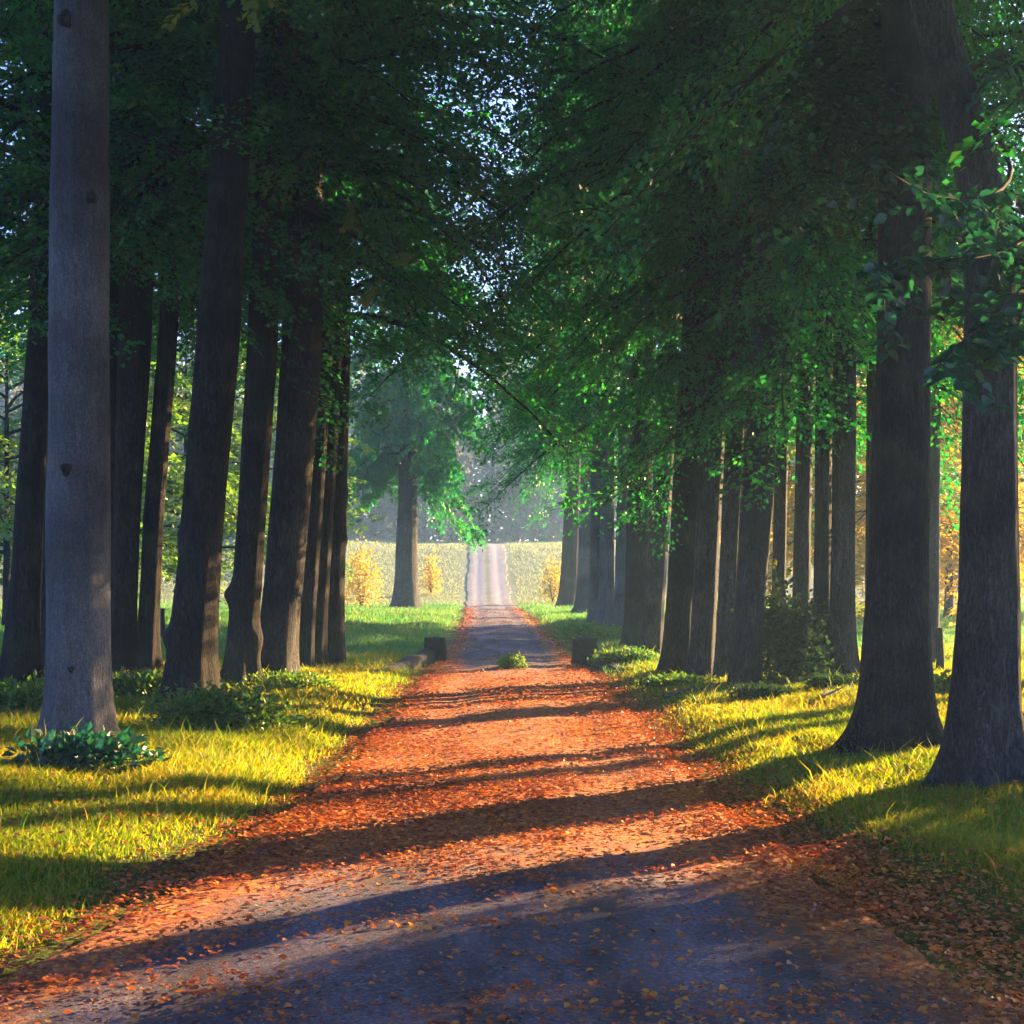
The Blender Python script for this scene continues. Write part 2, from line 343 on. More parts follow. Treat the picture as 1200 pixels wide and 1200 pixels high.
# ------------------------------------------------------------------ grass blades
def scatter(n, ymin, ymax, power):
    """points over the view's footprint on the ground, denser near the eye"""
    u = rng.random(n)
    y = (ymin ** (1 - power) + u * (ymax ** (1 - power) - ymin ** (1 - power))) ** (1 / (1 - power))
    x = (rng.random(n) * 2 - 1) * (.37 * y + 1.6)
    return x, y
def build_grass():
    x, y = scatter(1150000, 4.6, 27, 1.1)
    hw = road_h(y); s = np.abs(x - road_c(y)) - hw
    fringe = np.where(x < 0, .02, .12 + .28 * (1 - smooth(6, 10, y))) + .45 * (fbm(x * .9, y * .9, 6) - .35)
    edge = smooth(-.05, .55, s - fringe)
    patch = fbm(x * .55 + 3, y * .55, 2)
    wood = np.where(x < 0, smooth(3.0, 4.6, -x) * smooth(13, 17, y), smooth(3.8, 5.5, x) * smooth(17, 22, y))   # thin under the trees
    keep = rng.random(len(x)) < edge * (.55 + .6 * patch) * (1 - .72 * wood)
    x, y, s, edge, patch = x[keep], y[keep], s[keep], edge[keep], patch[keep]
    n = len(x); z = ground_h(x, y) - .01
    h = (.028 + .055 * rng.random(n) ** 1.6 + .035 * smooth(.45, .75, patch)) * (.6 + .4 * edge) * (1 + .012 * y)
    tall = rng.random(n) < .012; h = np.where(tall, h * 2.2, h)
    w = (.0022 + .0026 * rng.random(n)) * (1 + .085 * (y - 5)) * np.where(tall, .7, 1)
    a = rng.random(n) * 2 * np.pi; lean = h * (.25 + .75 * rng.random(n)); b = rng.random(n) * 2 * np.pi
    dx, dy = np.cos(a) * w, np.sin(a) * w; lx, ly = np.cos(b) * lean, np.sin(b) * lean
    P = np.stack([x, y, z], -1)
    D = np.stack([dx, dy, 0 * dx], -1); Lm = np.stack([lx * .35, ly * .35, h * .62], -1); Lt = np.stack([lx, ly, h], -1)
    v = np.stack([P - D, P + D, P + Lm + D * .75, P + Lm - D * .75, P + Lt], 1).reshape(-1, 3)
    k = np.arange(n)[:, None] * 5
    me = mesh_np('grass', v, k + [3, 2, 4], k + [0, 1, 2, 3], [GRASS])
    tag(link('grass', me), 'yellow green grass blades covering both verges', kind='stuff')
    return n
ng = build_grass()

def build_meadow(name, label, n, y0, y1, ym, m, hs, keepf):
    y = y0 * (y1 / y0) ** rng.random(n); x = (rng.random(n) * 2 - 1) * (.36 * y + 2)
    s = np.abs(x - road_c(y)) - road_h(y)
    pt = fbm(x * .22, y * .22, 3)
    keep = (s > .10 + .4 * rng.random(n)) & (rng.random(n) < (.45 + .9 * pt) * keepf(x, y)) & (rng.random(n) < smooth(y0, ym, y))
    x, y = x[keep], y[keep]; n = len(x); z = ground_h(x, y) - .02
    h = (.05 + .08 * rng.random(n)) * hs * (1 + .006 * y); w = (.0055 + .005 * rng.random(n)) * (y / 27) ** .9
    a = rng.random(n) * 6.28; b = rng.random(n) * 6.28
    P = np.stack([x, y, z], -1); D = np.stack([np.cos(a) * w, np.sin(a) * w, 0 * w], -1)
    Lt = np.stack([np.cos(b) * h * .6, np.sin(b) * h * .6, h], -1)
    v = np.stack([P - D, P + D, P + Lt + D * .3, P + Lt - D * .3], 1).reshape(-1, 3)
    tag(link(name, mesh_np(name, v, None, np.arange(n)[:, None] * 4 + [0, 1, 2, 3], [m])), label, kind='stuff')
build_meadow('meadow_grass', 'shaded emerald meadow grass beyond the left trunks', 420000, 21, 66, 27, GRASS_MEADOW, 1.0, lambda x, y: np.where((x > 1.6) & (y < 50), .7, 1))
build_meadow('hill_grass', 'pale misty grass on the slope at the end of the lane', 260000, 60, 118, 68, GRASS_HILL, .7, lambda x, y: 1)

# ------------------------------------------------------------------ fallen leaves
def build_litter():
    x, y = scatter(620000, 4.6, 60, 1.3)
    s = np.abs(x - road_c(y)) - road_h(y)
    r = np.abs(x - road_c(y)) / road_h(y)
    band = np.exp(-((s + np.where(x < 0, .16, -.05 - .12 * (1 - smooth(6, 10, y)))) / np.where(x < 0, .24, .34)) ** 2) * np.where(x < 0, .10 + .65 * smooth(7, 11, y), .30 + .5 * smooth(5, 9, y))
    mid = (.15 + .42 * smooth(.45, .62, fbm(x * .9 + 30, y * .55, 2))) * smooth(6.8, 11, y) * (1 - smooth(21, 27, y)) * (s < .2)
    drift = .10 * smooth(.50, .66, fbm(x * 1.1, y * 1.5, 5)) * (s < .3) + .012 * (s < 0)
    verge = .055 * smooth(0, .4, s) * (1 - smooth(2.5, 6, s)) + .01
    keep = rng.random(len(x)) < (band + mid + drift + verge) * (.35 + 1.0 * fbm(x * 1.7, y * 1.7, 3))
    x, y, s = x[keep], y[keep], s[keep]; n = len(x)
    onroad = s < -.05
    z = np.where(onroad, base_h(y) + .06, ground_h(x, y) + .02 + .05 * rng.random(n) * smooth(.2, .8, s)) + .014 * rng.random(n)
    a = rng.random(n) * 2 * np.pi
    u = np.stack([np.cos(a), np.sin(a), (rng.random(n) - .5) * .5], -1)
    nr = np.stack([(rng.random(n) - .5) * .9, (rng.random(n) - .5) * .9, np.ones(n)], -1)
    l = (.010 + .020 * rng.random(n) ** 1.4) * (1 + .06 * y)
    g = Geo(); P3 = np.stack([x, y, z], -1); f = y > 11
    g.leaves(P3[f], u[f], nr[f], l[f], 0, .34, .16); f = ~f
    g.broad_leaves(P3[f], u[f], nr[f], l[f] * 1.05, 0, .36, .3 * rng.random(1)[0] + .1)
    tag(link('fallen_leaves', g.mesh('fallen_leaves', [LITTER])), 'red and orange fallen leaves strewn along the lane', kind='stuff')
    return n
nl = build_litter()

# ------------------------------------------------------------------ crowns
def crown_mesh(name, seed, H=11.0, R=4.2, nl=46, nsp=17, nlf=62, leaf=.088, mats=None, low=.38, clump=1.0, lw=.36):
    r = np.random.default_rng(seed); g = Geo()
    PP, UU, NN, LL = [], [], [], []
    for i in range(nl):
        t = (i + r.random()) / nl; t = t ** 1.15
        z0 = H * t * .88
        az = i * 2.39996 + r.normal() * .35
        prof = np.interp(t, [0, .12, .35, .7, 1], [.80, 1.0, .86, .46, .16])
        Ln = R * prof * r.uniform(.72, 1.18)
        a = np.interp(t, [0, .4, 1], [.22, .55, 1.3]) + r.normal() * .08
        b = np.interp(t, [0, .4, 1], [low + .22, .62, .5]) + r.normal() * .07
        sway = r.normal() * .28
        def pt(sv):
            sv = np.asarray(sv, float)
            aa = az + sway * sv * sv
            return np.stack([np.cos(aa) * Ln * sv, np.sin(aa) * Ln * sv, z0 + Ln * (a * sv - b * sv * sv)], -1)
        sv = np.linspace(0, 1, 7)
        r0 = .02 + .011 * Ln * (1 - .5 * t)
        g.tube(pt(sv), r0 * (1 - sv * .88), 5, 1)
        for k in range(nsp):
            s0 = .22 + .78 * (k + r.random()) / nsp
            o = pt(s0) + r.normal(size=3) * [.10, .10, .06]
            d = pt(min(1, s0 + .02)) - pt(max(0, s0 - .02)); ang = math.atan2(d[1], d[0])
            sgn = 1 if k % 2 else -1
            ang += sgn * r.uniform(.35, 1.15) * (1 if s0 < .93 else .3)
            sl = r.uniform(.65, 1.25) * (.75 + .35 * s0) * clump
            pit = r.normal() * .22 + .12 - .5 * (1 - t) * r.random()
            dirv = np.array([math.cos(ang) * math.cos(pit), math.sin(ang) * math.cos(pit), math.sin(pit)])
            side = np.cross(dirv, [0, 0, 1.]); side /= np.linalg.norm(side)
            up = np.cross(side, dirv)
            roll = r.normal() * .35
            side, up = side * math.cos(roll) + up * math.sin(roll), up * math.cos(roll) - side * math.sin(roll)
            n = int(nlf * sl * r.uniform(.6, 1.3))
            tt = r.random(n) ** .8
            drp = -.38 * sl * tt ** 2 * r.uniform(.5, 1.4)
            lat = r.normal(size=n) * .26 * (1.1 - tt * .7) * clump
            p = o + dirv * (tt * sl)[:, None] + side * lat[:, None]
            p[:, 2] += drp - np.abs(lat) * .35 + r.normal(size=n) * .035
            u = dirv * .75 + side * (np.sign(lat) * r.uniform(.3, 1.1, n))[:, None] + np.array([0, 0, -.45]) * r.random(n)[:, None] + r.normal(size=(n, 3)) * .25
            nn = up + r.normal(size=(n, 3)) * .42
            PP.append(p); UU.append(u); NN.append(nn); LL.append(leaf * r.uniform(.65, 1.25, n))
            tw = np.linspace(0, 1, 4)
            tp = o + dirv * (tw * sl)[:, None]; tp[:, 2] += -.38 * sl * tw ** 2
            g.tube(tp, .009 * (1 - tw * .8), 3, 1, False)
    g.leaves(np.concatenate(PP), np.concatenate(UU), np.concatenate(NN), np.concatenate(LL), 0, lw)
    return g.mesh(name, mats or [LEAF, TWIG])
CROWN = [crown_mesh('avenue_crown', 11 + k, nl=52, nlf=72) for k in range(4)]
LONE = [crown_mesh('lone_crown', 25, H=11, R=4.0, nl=76, nsp=18, nlf=80, leaf=.19, low=.50)]
LOWCROWN = [crown_mesh('meadow_crown', 31 + k, H=7.5, R=3.3, nl=34, nsp=12, nlf=46, leaf=.15, mats=[LEAF_MEADOW, TWIG], low=.5) for k in range(2)]

# ------------------------------------------------------------------ trunks
def trunk_mesh(name, path, rad, bark, seed, flare=.55, bumps=(), lobes=6, hgt_flare=.40, rough=.035):
    """path: (z -> x, y) control points relative to the base; rad: radius at each; bumps: (z, angle, size, reach)"""
    r = np.random.default_rng(seed)
    zc = np.array([p[2] for p in path]); xc = np.array([p[0] for p in path]); yc = np.array([p[1] for p in path]); rc = np.array(rad)
    z = np.concatenate([np.linspace(-.15, 1.2, 26), np.linspace(1.25, 6.5, 50), np.linspace(6.8, zc[-1], 16)])
    def sm(v, k=1):
        o = np.interp(z, zc, v)
        for _ in range(k):
            o2 = o.copy(); o2[2:-2] = (o[:-4] + o[1:-3] + o[2:-2] + o[3:-1] + o[4:]) / 5; o = o2
        return o
    cx, cy, rr = sm(xc, 4), sm(yc, 4), sm(rc, 4)
    nth = 40; th = np.arange(nth) / nth * 2 * np.pi
    ph = r.random(4) * 6.28
    lob = .55 + .45 * np.cos(lobes * th + ph[0]) * .6 + .3 * np.cos((lobes - 2) * th + ph[1]) * .5
    fl = flare * np.exp(-np.maximum(z, -.05) / hgt_flare)[:, None] * lob[None, :]
    spur = np.maximum(0, np.cos((5 + seed % 2) * (th + .18 * np.sin(2 * th + ph[3])) / 1.0 + ph[2])) ** 2 * (.5 + r.random(nth // 8).repeat(8))
    fl = fl + flare * .75 * np.exp(-np.maximum(z, -.05) / .17)[:, None] * spur[None, :]
    fl = fl + .10 * np.exp(-np.maximum(z, 0) / 1.1)[:, None]
    nz = (fbm(th[None, :] * 1.6 + ph[2] * 9 + 0 * z[:, None], z[:, None] * 1.1 + ph[3] * 7, 1) - .5) * rough * 4
    # close the noise at the seam
    wgt = np.minimum(1, np.minimum(th, 2 * np.pi - th) / .5)[None, :]
    flu = .022 * np.cos(9 * th + ph[1] + .5 * np.sin(z[:, None] * .9))
    R = rr[:, None] * (1 + fl + nz * wgt + flu)
    for bz, ba, bs, br in bumps:
        da = np.angle(np.exp(1j * (th - ba)))[None, :] * rr[:, None]
        R += bs * np.exp(-((z[:, None] - bz) ** 2 + da ** 2) / br ** 2)
    V = np.stack([cx[:, None] + np.cos(th) * R, cy[:, None] + np.sin(th) * R, np.broadcast_to(z[:, None], R.shape)], -1)
    g = Geo(); k = len(z)
    i, j = np.meshgrid(np.arange(k - 1), np.arange(nth), indexing='ij')
    q = np.stack([i * nth + j, i * nth + (j + 1) % nth, (i + 1) * nth + (j + 1) % nth, (i + 1) * nth + j], -1).reshape(-1, 4)
    g.add(V, [[(k - 1) * nth + x, (k - 1) * nth + x + 1, (k - 1) * nth] for x in range(1, nth - 1)], q, 0, True)
    axis = lambda h: (float(np.interp(h, z, cx)), float(np.interp(h, z, cy)))
    return g.mesh(name, [bark]), axis

CROWN_STOCK = {'a': CROWN, 'm': LOWCROWN, 'l': LONE, 'g': [crown_mesh('golden_crown', 61 + k, H=8, R=3.6, nl=40, nsp=13, nlf=50, leaf=.15, low=.6) for k in range(2)]}
_n = [0]
def key_right(x, d): return 1.5 < x < 4.2 and 15 < d < 70
def make_tree(kind, label, cat, group, track, bark, h0, cs, crown=None, bumps=(), flare=.55, d=None, stock='a', top=15.0, leafmat=None, cz=None, rot=None, ydrift=0.0):
    _n[0] += 1; sd = _n[0]
    (py, xl, xr) = track[0]; pc = (xl + xr) / 2
    if d is None: x0, d = solve(pc, py)
    else: x0 = (pc - CX) / F * d
    z0 = gz(x0, d)
    root = empty(kind, (x0, d, z0), label, cat, group)
    path, rad = [(0, 0, -.2)], [(xr - xl) / 2 / F * d]
    for k, (yy, a, b) in enumerate(track):
        zz = EYE + (HORIZ - yy) / F * d - z0
        if k == 0: zz = 0
        path.append((((a + b) / 2 - CX) / F * d - x0, ydrift * zz, zz)); rad.append((b - a) / 2 / F * d)
    if len(path) > 2:
        (xa, ya, za), (xb, yb, zb) = path[-2], path[-1]
        sl = np.clip((xb - xa) / max(.5, zb - za), -.12, .12)
    else: sl, zb, xb = 0, path[-1][2], 0
    r_end = rad[-1]
    if top > zb + 1:
        for f in (.35, 1.0):
            zz = zb + (top - zb) * f
            path.append((xb + sl * (zz - zb) * .6, ydrift * zz, zz)); rad.append(r_end * (1 - .88 * f))
    me, axis = trunk_mesh('trunk', path, rad, bark, 100 + sd, flare, bumps)
    tr = link('trunk', me, root)
    cm = CROWN_STOCK[stock]; src = cm[(sd if crown is None else crown) % len(cm)]
    c = link('crown', src, root)
    ax = axis(h0)
    c.location = (ax[0], ax[1], h0); c.rotation_euler = (0, 0, random.random() * 6.28 if rot is None else rot)
    if stock == 'a':
        c.rotation_euler = (0, 0, random.choice((0, math.pi)) + random.gauss(0, .2))
        c.scale = (cs * ((.74 if d < 30 else .85 if d < 45 else .60) if x0 > 0 else .92), cs * 1.12, cz or cs)
    else: c.scale = (cs, cs, cz or cs)
    if leafmat:
        c.material_slots[0].link = 'OBJECT'; c.material_slots[0].material = leafmat
    return root, axis, d

AV = 'big trees lining the avenue'
LW = 'trees of the second row on the left'
RW = 'trees of the second row on the right'
T = {}
def tree(key, *a, **k): T[key] = make_tree(*a, **k)
A = 'avenue_tree'
# left side of the lane, nearest first
tree('L1', A, 'stout straight pale grey trunk with knots, nearest tree left of the lane', 'tree', AV,
     [(870, 58, 126), (600, 56, 127), (400, 58, 127), (200, 62, 128), (0, 65, 127)], BARK_PALE, 9.2, .85, flare=.42)
tree('L2', A, 'dark leaning trunk with a burl low on its left, beside the rounded bush', 'tree', AV,
     [(828, 194, 248), (620, 212, 260), (400, 230, 280), (250, 243, 288), (100, 252, 297), (0, 258, 300)], BARK, 7.6, .95, flare=.6,
     bumps=[(.72, 3.3, .07, .10), (1.75, 3.2, .03, .09)])
tree('L3', A, 'slim dark trunk with a big burl halfway, next beyond the bush on the left', 'tree', AV,
     [(800, 264, 298), (600, 280, 312), (400, 290, 326), (200, 300, 330)], BARK, 6.6, .95, bumps=[(1.12, 3.0, .10, .12), (.55, 5.9, .05, .15)])
tree('L4', A, 'thick dark trunk leaning right, widest in the tight left cluster', 'tree', AV,
     [(796, 300, 341), (600, 317, 362), (400, 330, 378), (250, 338, 378)], BARK_GREY, 6.3, 1.0)
tree('L5', A, 'narrow trunk half hidden between thicker dark ones in the left cluster', 'tree', AV,
     [(785, 344, 364), (600, 354, 378), (400, 368, 391)], BARK, 6.0, .9)
tree('L6', A, 'dark trunk second nearest the lane in the left cluster', 'tree', AV,
     [(782, 360, 379), (600, 371, 391), (400, 382, 402)], BARK, 5.7, .95)
tree('L7', A, 'dark upright trunk at the open meadow edge, last of the left cluster', 'tree', AV,
     [(779, 378, 401), (600, 384, 406), (400, 391, 411)], BARK, 5.2, 1.1, bumps=[(1.9, .2, .03, .1), (2.6, .1, .03, .08)])
tree('LT', 'meadow_tree', 'lone smooth trunk standing in the green meadow left of the lane', 'tree', None,
     [(708, 462, 489), (640, 464, 489), (575, 467, 489)], BARK_GREY, 5.4, .66, d=58, top=19, stock='l', cz=1.15)
# behind them on the left
tree('M1', 'wood_tree', 'dark trunk at the far left behind the pale trunk, leaning right', 'tree', LW,
     [(803, 5, 41), (600, 18, 50), (400, 32, 60), (150, 45, 70)], BARK, 5.6, .95)
tree('M2', 'wood_tree', 'thin dark trunk peeping out left of the pale trunk', 'tree', LW,
     [(792, 44, 57), (400, 56, 67)], BARK, 5.2, .9)
tree('M3', 'wood_tree', 'thin shadowed trunk just right of the pale trunk', 'tree', LW,
     [(786, 112, 130), (600, 118, 137), (400, 125, 146)], BARK, 5.2, .9)
tree('M4', 'wood_tree', 'broader black trunk between the pale trunk and the leaning pair', 'tree', LW,
     [(791, 129, 156), (600, 134, 164), (400, 139, 177), (200, 143, 181)], BARK, 5.6, .95)
tree('M5', 'wood_tree', 'straight dark trunk left of the meadow glimpse beside the burled tree', 'tree', LW,
     [(788, 160, 183), (600, 169, 192), (400, 186, 208), (200, 196, 216)], BARK, 5.5, .95)
# right side of the lane
tree('R1', A, 'heavy dark trunk bending left high up behind the low leafy branch', 'tree', AV,
     [(920, 1112, 1186), (800, 1120, 1190), (700, 1126, 1193), (550, 1129, 1190), (430, 1130, 1191), (330, 1132, 1190), (235, 1128, 1180), (167, 1115, 1166), (100, 1092, 1144), (0, 1062, 1110)],
     BARK_GREY, 8.6, .85, flare=.80, top=14)
tree('R2', A, 'massive straight black trunk with wide flared foot, on the lit grass', 'tree', AV,
     [(880, 1010, 1086), (780, 1013, 1087), (700, 1017, 1087), (430, 1028, 1089), (220, 1031, 1090), (0, 1034, 1088)], BARK, 6.1, .92, flare=.80)
tree('R4', A, 'tall slightly leaning trunk at the front of the dense right row', 'tree', AV,
     [(806, 857, 887), (600, 868, 905), (450, 876, 913), (250, 890, 926), (100, 898, 930)], BARK_GREY, 6.4, .95, flare=.35)
tree('R5', A, 'pale edged trunk tucked just left of the tall leaning front trunk', 'tree', AV,
     [(797, 838, 857), (550, 848, 871), (400, 856, 878)], BARK_GREY, 6.0, .9, flare=.4)
tree('R6', A, 'brown trunk third from the front of the dense right row', 'tree', AV,
     [(793, 809, 834), (550, 818, 847), (400, 826, 853)], BARK_GREY, 5.9, .95, flare=.4)
tree('R7', A, 'broad dark brown trunk in the middle of the dense right row', 'tree', AV,
     [(788, 778, 811), (550, 789, 822), (400, 799, 830)], BARK, 5.9, 1.0, flare=.4)
tree('R8', A, 'trunk with a golden chink of light on its right side in the right row', 'tree', AV,
     [(772, 751, 773), (550, 766, 789), (450, 772, 793)], BARK_GREY, 5.4, .95)
tree('R9', A, 'very dark upright trunk right of the paler far trunks', 'tree', AV,
     [(759, 732, 760), (550, 736, 764), (450, 740, 766)], BARK, 5.3, .95)
tree('R10', A, 'grey trunk close against the very dark upright one', 'tree', AV,
     [(750, 719, 734), (550, 724, 738)], BARK_PALE, 5.0, .95)
tree('R11', A, 'pale grey trunk with a dark knot in the far right row', 'tree', AV,
     [(740, 701, 719), (560, 704, 720)], BARK_PALE, 4.9, 1.0, bumps=[(1.9, 4.6, .03, .1)])
tree('R12', A, 'slender pale trunk squeezed in the far right row', 'tree', AV,
     [(730, 690, 703), (560, 693, 705)], BARK_PALE, 4.9, .95)
tree('R13', A, 'blue grey trunk next to last at the far end of the right row', 'tree', AV,
     [(721, 675, 697), (600, 679, 698)], BARK_PALE, 5.6, 1.0, d=50, cz=1.4, top=18)
tree('R14', A, 'dark flared trunk ending the right row by the yellow shrub', 'tree', AV,
     [(703, 655, 676), (600, 661, 680)], BARK, 5.9, 1.05, d=60, cz=1.5, top=19)
# second row on the right
tree('B1', 'wood_tree', 'light rimmed trunk right of the green bush, back right row', 'tree', RW,
     [(792, 973, 1000), (450, 976, 1003)], BARK_GREY, 4.1, .95)
tree('B2', 'wood_tree', 'brownish trunk touching the light rimmed one in the back right row', 'tree', RW,
     [(789, 953, 972), (450, 956, 975)], BARK, 4.0, .95)
tree('B3', 'wood_tree', 'faint trunk rising directly behind the green bush', 'tree', RW,
     [(781, 928, 947), (450, 934, 953)], BARK_GREY, 3.6, .95)
tree('B4', 'wood_tree', 'dim slim trunk above the left half of the green bush', 'tree', RW,
     [(777, 903, 918), (450, 910, 925)], BARK_GREY, 3.6, .95)
tree('B5', 'wood_tree', 'thin trunk close on the left of the massive black trunk', 'tree', RW,
     [(790, 1014, 1027), (450, 1016, 1029)], BARK_GREY, 5.6, .85)
tree('B6', 'wood_tree', 'thin pale trunk just right of the massive black trunk', 'tree', RW,
     [(785, 1086, 1100), (450, 1089, 1102)], BARK_PALE, 5.8, .85)

# knots on the pale trunk
def knots(key, spots):
    root, axis, d = T[key]
    for (px, py, rr) in spots:
        x = (px - CX) / F * d - root.location.x; z = EYE + (HORIZ - py) / F * d - root.location.z
        ax = axis(z); R = .275
        dx = np.clip(x - ax[0], -.26, .26); yy = ax[1] - math.sqrt(max(.001, R * R - dx * dx)) + .005
        g = Geo(); th = np.arange(14) / 14 * 2 * np.pi
        rings = [(1.0, .012), (.8, -.016), (.55, -.010), (.3, .008), (.02, .012)]
        wob = 1 + .18 * np.sin(3 * th + px) + .1 * np.sin(5 * th)
        V = [np.stack([x + np.cos(th) * rr * f * wob * .8, yy + dep + 0 * th, z + np.sin(th) * rr * f * wob], -1) for f, dep in rings]
        i, j = np.meshgrid(np.arange(4), np.arange(14), indexing='ij')
        q = np.stack([i * 14 + j, i * 14 + (j + 1) % 14, (i + 1) * 14 + (j + 1) % 14, (i + 1) * 14 + j], -1).reshape(-1, 4)
        g.add(np.concatenate(V), None, q, 0, True)
        link('knot', g.mesh('knot', [BARK_GREY]), root)
knots('L1', [(88, 552, .055), (116, 238, .06), (86, 35, .075), (94, 782, .03)])

# ------------------------------------------------------------------ hanging branches close to the eye
def branch(root, pts_px, d0, d1, nleaf, leaf, leafm, spread, seed, name='branch', rad=.02, up=.25):
    """a limb through photo points, its depth running d0 -> d1, with twigs and broad leaves"""
    r = np.random.default_rng(seed); g = Geo()
    n = len(pts_px); ds = np.linspace(d0, d1, n)
    P = np.array([((px - CX) / F * d, d, EYE + (HORIZ - py) / F * d) for (px, py), d in zip(pts_px, ds)]) - np.array(root.location)
    tt = np.linspace(0, 1, 14)
    C = np.stack([np.interp(tt, np.linspace(0, 1, n), P[:, k]) for k in range(3)], -1)
    C[1:-1] = (C[:-2] + C[1:-1] * 2 + C[2:]) / 4
    w = Geo(); w.tube(C, rad * (1 - tt * .85), 6, 0)
    p, u = [], []
    for k in range(max(3, nleaf // 5)):
        t0 = r.uniform(.25, 1); o = np.array([np.interp(t0, tt, C[:, q]) for q in range(3)])
        dv = r.normal(size=3) * [1, .8, .45]; dv[2] -= .25; dv /= np.linalg.norm(dv)
        ln = spread * r.uniform(.5, 1.2)
        tw = np.linspace(0, 1, 5); tp = o + dv * (tw * ln)[:, None]; tp[:, 2] -= .35 * ln * tw ** 2
        w.tube(tp, .005 * (1 - tw * .7), 4, 0, False)
        for q in range(12):
            f = (q + r.random()) / 12
            pp = o + dv * f * ln; pp[2] -= .35 * ln * f * f
            sd = np.cross(dv, [0, 0, 1]); sd /= np.linalg.norm(sd)
            p.append(pp); u.append(dv * .5 + sd * (1 if q % 2 else -1) * r.uniform(.4, 1.1) + np.array([0, 0, -up]) + r.normal(size=3) * .25)
    p = np.array(p); u = np.array(u)
    g.broad_leaves(p, u, np.array([0, -.35, 1.]) + r.normal(size=(len(p), 3)) * .4, leaf * r.uniform(.65, 1.2, len(p)))
    b = link(name, w.mesh(name, [TWIG]), root)
    link('leaves', g.mesh('leaves', [leafm]), b)
    return b
R1 = T['R1'][0]; L2 = T['L2'][0]; L3 = T['L3'][0]; L1 = T['L1'][0]; R2 = T['R2'][0]
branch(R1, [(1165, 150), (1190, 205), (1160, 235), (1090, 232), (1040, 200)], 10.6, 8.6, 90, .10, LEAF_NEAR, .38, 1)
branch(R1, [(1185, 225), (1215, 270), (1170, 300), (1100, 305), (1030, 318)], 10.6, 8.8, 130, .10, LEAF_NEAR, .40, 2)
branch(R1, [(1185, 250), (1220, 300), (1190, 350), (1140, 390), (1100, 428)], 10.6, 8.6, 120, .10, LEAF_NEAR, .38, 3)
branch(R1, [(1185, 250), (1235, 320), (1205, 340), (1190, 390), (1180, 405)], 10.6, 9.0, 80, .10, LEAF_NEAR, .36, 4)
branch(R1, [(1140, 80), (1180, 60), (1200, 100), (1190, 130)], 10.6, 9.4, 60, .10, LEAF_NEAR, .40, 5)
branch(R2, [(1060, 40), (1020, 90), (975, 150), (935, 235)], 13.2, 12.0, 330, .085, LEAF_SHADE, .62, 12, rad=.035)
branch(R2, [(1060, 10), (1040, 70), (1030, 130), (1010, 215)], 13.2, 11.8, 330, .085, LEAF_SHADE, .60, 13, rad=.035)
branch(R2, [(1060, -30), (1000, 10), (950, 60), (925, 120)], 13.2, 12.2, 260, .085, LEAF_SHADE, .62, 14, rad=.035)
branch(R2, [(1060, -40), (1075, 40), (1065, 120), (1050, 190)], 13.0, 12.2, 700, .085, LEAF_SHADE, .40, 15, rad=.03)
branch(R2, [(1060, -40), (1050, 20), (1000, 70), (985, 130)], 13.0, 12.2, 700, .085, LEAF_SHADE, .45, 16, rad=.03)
branch(T['R4'][0], [(905, -60), (928, -25), (925, 8), (930, 34)], 19.5, 17.0, 90, .085, LEAF_GOLD, .32, 17)
branch(L2, [(290, -160), (300, -70), (295, -30), (288, 0)], 15.5, 12.6, 48, .095, LEAF_LIME, .30, 6)
branch(L2, [(290, -160), (240, -60), (215, -20), (222, 8)], 15.5, 13.0, 36, .095, LEAF_LIME, .26, 7)
branch(L3, [(320, 140), (380, 180), (425, 260), (442, 352)], 19.5, 17.5, 44, .105, LEAF_LIME, .20, 8, up=.6)
branch(L3, [(320, 120), (410, 160), (450, 250), (476, 330)], 19.5, 18.0, 40, .105, LEAF_LIME, .20, 9, up=.6)
branch(L3, [(320, 100), (440, 120), (500, 190), (530, 260)], 19.5, 18.5, 60, .105, LEAF, .35, 10, up=.5)

# ------------------------------------------------------------------ bushes and low plants
def bush(name, label, cat, px, py, wid, hgt, n, leaf, leafm, seed, dep=None, group=None, dome=.8, d=None):
    r = np.random.default_rng(seed)
    if d is None: x, d = solve(px, py)
    else: x = (px - CX) / F * d
    z = gz(x, d); root = empty(name, (x, d, z), label, cat, group)
    dep = dep or wid * .7
    st = Geo(); lf = Geo()
    th = r.random(n) * 2 * np.pi; ph = np.arccos(r.random(n) ** .7); rr = r.random(n) ** .33
    lump = .52 + .95 * fbm(th * 1.5 + seed, ph * 2.6, 2) + .14 * r.normal(size=n)
    dirv = np.stack([np.cos(th) * np.sin(ph), np.sin(th) * np.sin(ph), np.cos(ph)], -1)
    p = dirv * (rr * lump)[:, None] * [wid / 2, dep / 2, hgt * dome]
    p[:, 2] = np.abs(p[:, 2]) + .02
    u = dirv * .8 + r.normal(size=(n, 3)) * .55 + np.array([0, 0, -.15])
    nn = np.array([0, 0, 1.]) + dirv * .5 + r.normal(size=(n, 3)) * .45
    lf.leaves(p, u, nn, leaf * r.uniform(.6, 1.3, n), 0, .36, .12)
    for k in range(26):
        a = r.random() * 6.28; e = r.uniform(.3, 1.3); L = np.array([math.cos(a) * math.cos(e) * wid * .45, math.sin(a) * math.cos(e) * dep * .45, math.sin(e) * hgt * .9])
        t = np.linspace(0, 1, 6); q = L * t[:, None]; q[:, 2] += .06 * hgt * np.sin(t * 3.1); q[:, 0] += r.normal() * .03 * t
        st.tube(q, .008 * (1 - .75 * t), 4, 0)
    link('stems', st.mesh('stems', [TWIG]), root)
    link('foliage', lf.mesh('foliage', [leafm]), root)
    return root
bush('bush', 'low rounded leafy bush with sunlit tips at the dark leaning trunk', 'bush', 255, 858, 1.35, .46, 5200, .055, LEAF_BUSH, 1)
